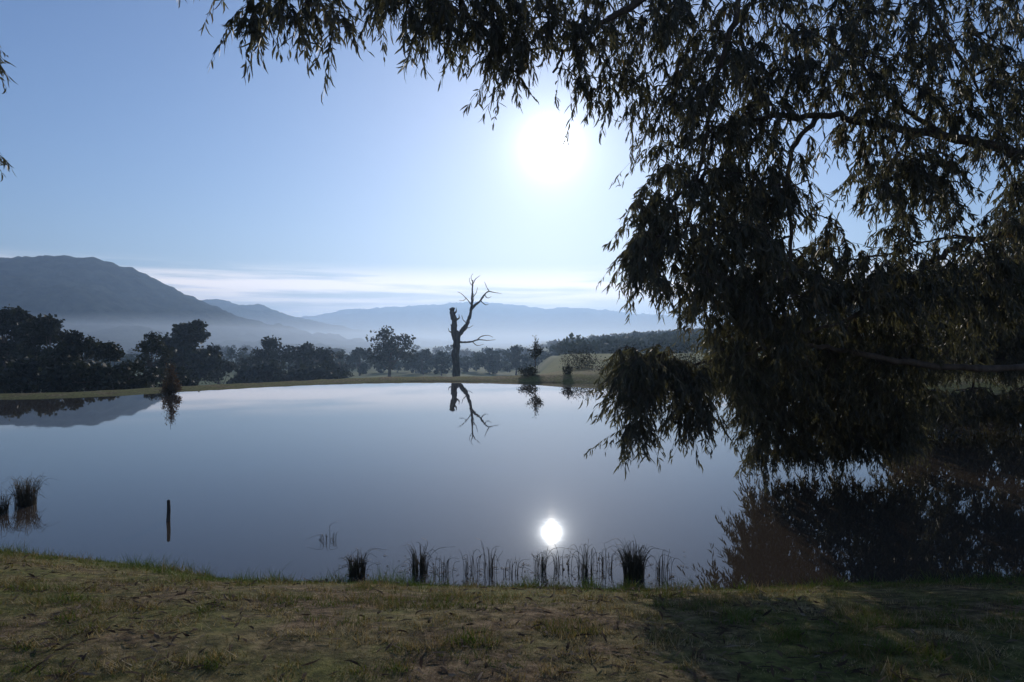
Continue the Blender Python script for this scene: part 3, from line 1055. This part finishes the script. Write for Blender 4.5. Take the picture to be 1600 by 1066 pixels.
# leaf clusters: (px, py, half width, half height, sprays, nearest, farthest); py is where the sprays start to hang
clus = [
    (350, -25, 25, 25, 5, 5.8, 6.3), (395, 25, 25, 28, 12, 5.9, 6.4), (440, 5, 40, 20, 12, 5.9, 6.4), (495, 15, 30, 25, 13, 5.9, 6.4), (525, 45, 20, 20, 5, 5.9, 6.4),
    (450, -60, 110, 30, 20, 5.8, 6.6), (590, -10, 25, 25, 10, 6.0, 6.6), (655, 20, 40, 40, 26, 6.0, 6.8), (720, 20, 45, 50, 30, 6.2, 7.0), (700, -60, 130, 40, 40, 6.0, 7.0),
    (790, 50, 40, 55, 34, 6.3, 7.2), (840, 30, 45, 45, 26, 6.4, 7.3), (800, 100, 30, 30, 12, 6.4, 7.2), (900, 30, 45, 50, 24, 6.5, 7.5), (915, 110, 35, 45, 18, 6.6, 7.4),
    (950, 130, 25, 35, 10, 6.7, 7.4), (880, -60, 100, 45, 40, 6.2, 7.6),
    (1000, 40, 60, 70, 60, 6.6, 8.4), (1080, 60, 70, 80, 80, 6.8, 8.6), (1040, 150, 60, 50, 40, 6.8, 8.4), (1130, 160, 70, 70, 70, 6.8, 8.8), (1200, 70, 70, 80, 75, 6.8, 9.0),
    (1300, 50, 70, 75, 75, 6.8, 9.0), (1290, 140, 60, 40, 26, 7.2, 9.0), (1400, 70, 70, 80, 75, 7.0, 9.2), (1500, 70, 70, 80, 75, 7.0, 9.4), (1590, 80, 60, 90, 60, 7.2, 9.6),
    (1430, 180, 70, 50, 44, 7.4, 9.2), (1540, 180, 70, 45, 44, 7.4, 9.4), (1345, 215, 34, 40, 34, 7.6, 8.6), (1200, 210, 34, 50, 34, 7.2, 8.6), (1420, 260, 45, 40, 26, 7.6, 9.0),
    (1090, 240, 70, 60, 56, 7.0, 8.4), (1080, 320, 70, 50, 44, 7.0, 8.4), (1160, 310, 60, 60, 60, 7.2, 8.8), (1215, 330, 18, 60, 22, 7.5, 8.4),
    (1020, 360, 40, 30, 20, 7.0, 8.2), (1060, 410, 70, 45, 42, 7.0, 8.4), (1150, 410, 70, 50, 66, 7.2, 9.0), (1000, 410, 25, 30, 10, 7.1, 8.0),
    (1120, 470, 60, 40, 44, 7.4, 9.2), (1220, 470, 60, 60, 66, 7.4, 9.4), (1300, 440, 60, 45, 56, 7.6, 9.6), (1400, 450, 60, 50, 50, 7.8, 9.8), (1500, 440, 60, 55, 44, 8.0, 9.8),
    (1390, 290, 60, 30, 34, 7.6, 9.2), (1460, 280, 40, 40, 30, 7.8, 9.2), (1560, 240, 50, 30, 24, 7.8, 9.4), (1600, 300, 24, 40, 16, 8, 9.4), (1260, 290, 20, 60, 8, 7.6, 8.6), (1500, 350, 40, 20, 8, 8, 9.4),
    (1590, 420, 40, 60, 40, 8.0, 9.8), (1590, 340, 30, 40, 16, 8.0, 9.6), (1400, 370, 26, 30, 12, 8.0, 9.2), (1280, 370, 30, 20, 8, 7.8, 9),
    (1180, 540, 60, 40, 50, 7.6, 10.4), (1280, 540, 60, 45, 60, 8.8, 11.6), (1380, 540, 60, 40, 50, 9, 12),
    (1010, 570, 50, 14, 24, 7.6, 8.4), (1050, 600, 60, 24, 44, 7.6, 8.6), (990, 620, 28, 30, 22, 7.5, 8.2), (1000, 680, 14, 20, 9, 7.5, 8.0), (1085, 650, 24, 26, 18, 7.7, 8.4),
    (1150, 590, 50, 34, 50, 8.4, 12), (1220, 610, 60, 40, 70, 10, 12.6), (1310, 620, 70, 40, 80, 10.4, 13), (1400, 620, 60, 36, 50, 10.6, 13),
    (1190, 670, 40, 30, 26, 10.8, 12.4), (1260, 680, 60, 30, 40, 11, 12.6), (1340, 680, 50, 26, 30, 11, 12.8), (1400, 690, 40, 24, 20, 11, 12.8), (1230, 715, 50, 24, 34, 11, 12.6), (1300, 700, 60, 24, 40, 11, 13), (1190, 640, 40, 40, 40, 10.6, 12.4), (1380, 680, 60, 30, 50, 11, 13),
    (1450, 540, 80, 60, 50, 9, 12), (1560, 470, 50, 50, 30, 8.2, 10.6), (1340, 590, 80, 40, 50, 9, 12), (1200, 580, 80, 50, 50, 8.4, 11.5),
    # out of frame: the rest of the crown
    (1000, -160, 150, 60, 50, 6.4, 8.4), (1300, -130, 160, 70, 80, 6.8, 9.4), (1600, -100, 160, 80, 80, 7.0, 10), (1500, -300, 250, 80, 70, 7, 10), (1750, 100, 100, 120, 70, 7.6, 10),
    (1720, 420, 80, 120, 50, 8.4, 10.5), (1900, 0, 120, 150, 50, 8.5, 11), (1700, 250, 70, 60, 30, 8.2, 10),
]
gr = np.random.default_rng(21)
anc = []
for (cx, cy_, hw, hh, n, d0, d1) in clus:
    n = int(n * (0.8 if cx < 980 else (1.6 if d1 > 10.9 else 1.35 if cy_ > 390 else 1.1) if cy_ > 260 and cx < 1620 else 0.72 if cy_ > -30 and cx < 1620 else 0.3))
    a = gr.uniform(0, 2 * math.pi, n)
    r_ = np.sqrt(gr.uniform(0, 1, n))
    for k in range(n):
        if n: anc.append(at(cx + hw * 1.1 * r_[k] * math.cos(a[k]), cy_ - 18 + hh * 1.1 * r_[k] * math.sin(a[k]), gr.uniform(d0, d1)))
anc = np.array(anc)
anc[:, 2] = np.maximum(anc[:, 2], 0.48)
_, nl = grow_gum('gum_tree', 'large overhanging gum with drooping leafy branches filling the right side', TB, limbs, anc, 5, 300)
print('gum leaves', nl)

# another gum deeper on the right bank, its dark low crown behind the hanging sprays
TR = np.array([16.9, 16.6, 0.0])
TR[2] = gz(TR[0], TR[1]) - 0.05
limbs3 = [([TR, (16.7, 16.6, 1.5), (16.2, 16.8, 3.4), (15.6, 17.0, 5.4), (15.2, 17.2, 7.0)], 0.26, 0.06),
          ([(16.4, 16.7, 2.6), at(1700, 470, 17.0), at(1580, 455, 17.2), at(1480, 450, 17.4), at(1400, 470, 17.4)], 0.06, 0.014),
          ([(16.7, 16.6, 1.6), at(1720, 540, 16.6), at(1620, 530, 16.8), at(1520, 540, 16.9), at(1430, 550, 17.0)], 0.055, 0.012),
          ([(15.9, 16.9, 4.6), at(1680, 340, 17.2), at(1600, 330, 17.4), at(1530, 350, 17.4)], 0.045, 0.012)]
limbs3 = [([np.asarray(p_, float) for p_ in l_], a_, b__) for l_, a_, b__ in limbs3]
anc3 = []
for (cx, cy_, hw, hh, n) in ((1420, 480, 50, 40, 70), (1500, 470, 60, 50, 100), (1590, 460, 60, 60, 100), (1440, 550, 50, 40, 70), (1530, 550, 60, 40, 90), (1610, 550, 50, 50, 80),
                             (1600, 380, 50, 40, 40), (1700, 450, 60, 100, 120), (1740, 330, 80, 80, 80), (1800, 500, 60, 80, 60), (1470, 640, 50, 18, 70), (1560, 640, 60, 20, 90), (1640, 640, 50, 20, 50), (1420, 650, 40, 20, 50)):
    for k in range(n):
        for _ in range(gr.integers(2, 4)): anc3.append(at(cx + gr.uniform(-1, 1) * hw, cy_ - 14 + gr.uniform(-1, 1) * hh, gr.uniform(15.2, 19.0)))
anc3 = np.array(anc3)
anc3[:, 2] = np.maximum(anc3[:, 2], 0.5)
grow_gum('gum_tree', 'dark low-crowned gum deeper on the right bank behind the hanging sprays', TR, limbs3, anc3, 8, 0)

# branch tips of a second gum at the left edge
TL = np.array([-9.4, 8.2, 0.0])
TL[2] = gz(TL[0], TL[1]) - 0.05
limbs2 = [([TL, (-9.3, 8.1, 2.0), (-9.0, 8.0, 4.4), (-8.6, 8.0, 6.6)], 0.22, 0.06),
          ([(-9.05, 8.0, 4.0), (-7.6, 8.0, 5.0), at(-70, 130, 8.0), at(-95, 70, 8.0)], 0.04, 0.010),
          ([(-9.2, 8.05, 3.0), (-7.8, 8.0, 3.8), at(-70, 230, 8.0), at(-92, 216, 8.0)], 0.035, 0.010)]
limbs2 = [([np.asarray(p_, float) for p_ in l_], a_, b__) for l_, a_, b__ in limbs2]
anc2 = []
for (cx, cy_, hw, hh, n) in ((-52, 66, 10, 10, 44), (-52, 216, 9, 7, 38), (-130, 120, 40, 60, 40), (-130, 240, 40, 40, 30), (-160, 0, 80, 80, 50)):
    for k in range(n):
        anc2.append(at(cx + gr.normal(0, 0.5) * hw, cy_ - 10 + gr.normal(0, 0.5) * hh, gr.uniform(7.6, 8.4)))
grow_gum('gum_tree', 'second gum at the left edge with only leafy branch tips in view', TL, limbs2, np.array(anc2), 6, 0)

# ------------------------------------------------------------------ turf and litter on the near bank
gr = np.random.default_rng(33)
N = 260000
yy = 2.4 + (gr.uniform(0, 1, N) ** 1.15) * 6.4
xx = gr.uniform(-1, 1, N) * (yy * 0.80 + 0.6)
zz, dd = terrain(xx, yy, True)
patch = fbm(xx * 1.1, yy * 1.6, 4) + 0.5 * fbm(xx * 5, yy * 7, 3)
keep = (dd > 0.0) & (gr.uniform(-0.45, 0.5, N) < patch + 0.25 + sstep(1.0, 0.1, dd) * 0.4)
xx, yy, zz, dd, patch = xx[keep], yy[keep], zz[keep], dd[keep], patch[keep]
n = len(xx)
ln = gr.uniform(0.012, 0.034, n) * (1 + 0.9 * sstep(0.7, 0.0, dd)) * (1 + 0.5 * patch) * (0.45 + 2.0 * sstep(-0.05, 0.42, fbm(xx * 5.5 + 3, yy * 8.0, 2)))
a = gr.uniform(0, 6.283, n)
lean = gr.uniform(0.3, 1.6, n) * ln
b0 = np.stack([xx, yy, zz - 0.004], -1)
tip = b0 + np.stack([np.cos(a) * lean, np.sin(a) * lean, ln], -1)
sd = np.stack([-np.sin(a), np.cos(a), np.zeros(n)], -1) * gr.uniform(0.0018, 0.0036, n)[:, None]
v = np.stack([b0 - sd, b0 + sd, tip], 1).reshape(-1, 3)
tint = np.clip(0.52 - 0.45 * patch * 1.2 - 0.60 * sstep(0.9, 0.1, dd) + gr.normal(0, 0.24, n) + 0.9 * fbm(xx * 4 + 40, yy * 9, 3), 0, 1)
g = link('grass', mesh_np('grass', v, np.arange(n * 3).reshape(-1, 3), False, {'rnd': np.repeat(tint, 3)}), M_GRASS)
tag(g, 'short patchy winter turf, green along the water and dry brown behind', 'grass', kind='stuff')

N = 3800
yy = 2.5 + gr.uniform(0, 1, N) ** 1.3 * 4.2
xx = gr.uniform(-1, 1, N) * (yy * 0.80 + 0.4)
zz, dd = terrain(xx, yy, True)
k = (dd > 0.25) & (gr.uniform(-0.4, 0.4, N) < fbm(xx * 0.9 + 9, yy * 1.4, 3) + 0.05)
xx, yy, zz = xx[k], yy[k], zz[k]
n = len(xx)
a = gr.uniform(0, 6.283, n)
dr = np.stack([np.cos(a), np.sin(a), gr.normal(0, 0.16, n)], -1)
dr /= np.linalg.norm(dr, axis=1)[:, None]
nr = np.stack([gr.normal(0, 0.3, n), gr.normal(0, 0.3, n), np.ones(n)], -1)
v = leaf_geo(np.stack([xx, yy, zz + 0.014], -1), dr, nr, gr.uniform(0.05, 0.12, n), gr.uniform(0.010, 0.02, n), gr.uniform(-1, 1, n))
lt = link('fallen_leaves', mesh_np('fallen_leaves', v, leaf_faces(n), False, {'rnd': np.repeat(np.clip(gr.beta(1.6, 2.6, n), 0, 1), 6)}), M_LITTER)
tag(lt, 'scattered dry gum leaves lying on the near bank', 'leaf litter', kind='stuff')

N = 260
px_ = gr.uniform(520, 1080, N)
py_ = 921 - gr.beta(1.2, 2.4, N) * 62
dpt = CZ * FPX / (py_ - HOR)
xx, yy = (px_ - 800) / FPX * dpt, dpt
k = pond_dist(xx, yy) < -0.03
xx, yy = xx[k], yy[k]
n = len(xx)
a = gr.uniform(0, 6.283, n)
v = leaf_geo(np.stack([xx, yy, np.full(n, 0.004)], -1), np.stack([np.cos(a), np.sin(a), gr.normal(0, 0.02, n)], -1),
             np.stack([gr.normal(0, 0.06, n), gr.normal(0, 0.06, n), np.ones(n)], -1), gr.uniform(0.03, 0.09, n), gr.uniform(0.008, 0.018, n), gr.uniform(-1, 1, n))
fl = link('floating_leaves', mesh_np('floating_leaves', v, leaf_faces(n), False, {'rnd': np.repeat(gr.uniform(0, 0.8, n), 6)}), M_LITTER)
tag(fl, 'dry leaves floating among the rushes along the near shore', 'leaf litter', kind='stuff')

# ------------------------------------------------------------------ haze
HZ = 0.00048
hx, hy0, hy1, hz0, hz1 = 4600.0, -500.0, 5400.0, -18.0, 200.0
hv = np.array([(x, y, z) for z in (hz0, hz1) for y in (hy0, hy1) for x in (-hx, hx)])
hf = np.array([(0, 2, 3, 1), (4, 5, 7, 6), (0, 1, 5, 4), (2, 6, 7, 3), (0, 4, 6, 2), (1, 3, 7, 5)])
M_HAZE = bpy.data.materials.new('haze')
M_HAZE.use_nodes = True
nt = M_HAZE.node_tree
nt.nodes.clear()
pv = nt.nodes.new('ShaderNodeVolumePrincipled')
pv.inputs['Density'].default_value = HZ
pv.inputs['Density Attribute'].default_value = ''
pv.inputs['Color'].default_value = (0.49, 0.70, 1.0, 1)
pv.inputs['Anisotropy'].default_value = 0.5
mo = nt.nodes.new('ShaderNodeOutputMaterial')
nt.links.new(pv.outputs[0], mo.inputs['Volume'])
link('haze', mesh_np('haze', hv, hf), M_HAZE, kind='stuff')

# thin ground mist lying in the valley under the hills
mv = np.array([(x, y, z) for z in (-17.0, 16.0) for y in (330.0, 3100.0) for x in (-3600.0, 3600.0)])
M_MIST = M_HAZE.copy()
M_MIST.name = 'mist'
M_MIST.node_tree.nodes['Principled Volume'].inputs['Density'].default_value = 0.0014
M_MIST.node_tree.nodes['Principled Volume'].inputs['Color'].default_value = (0.72, 0.84, 1.0, 1)
link('mist', mesh_np('mist', mv, hf), M_MIST, kind='stuff')
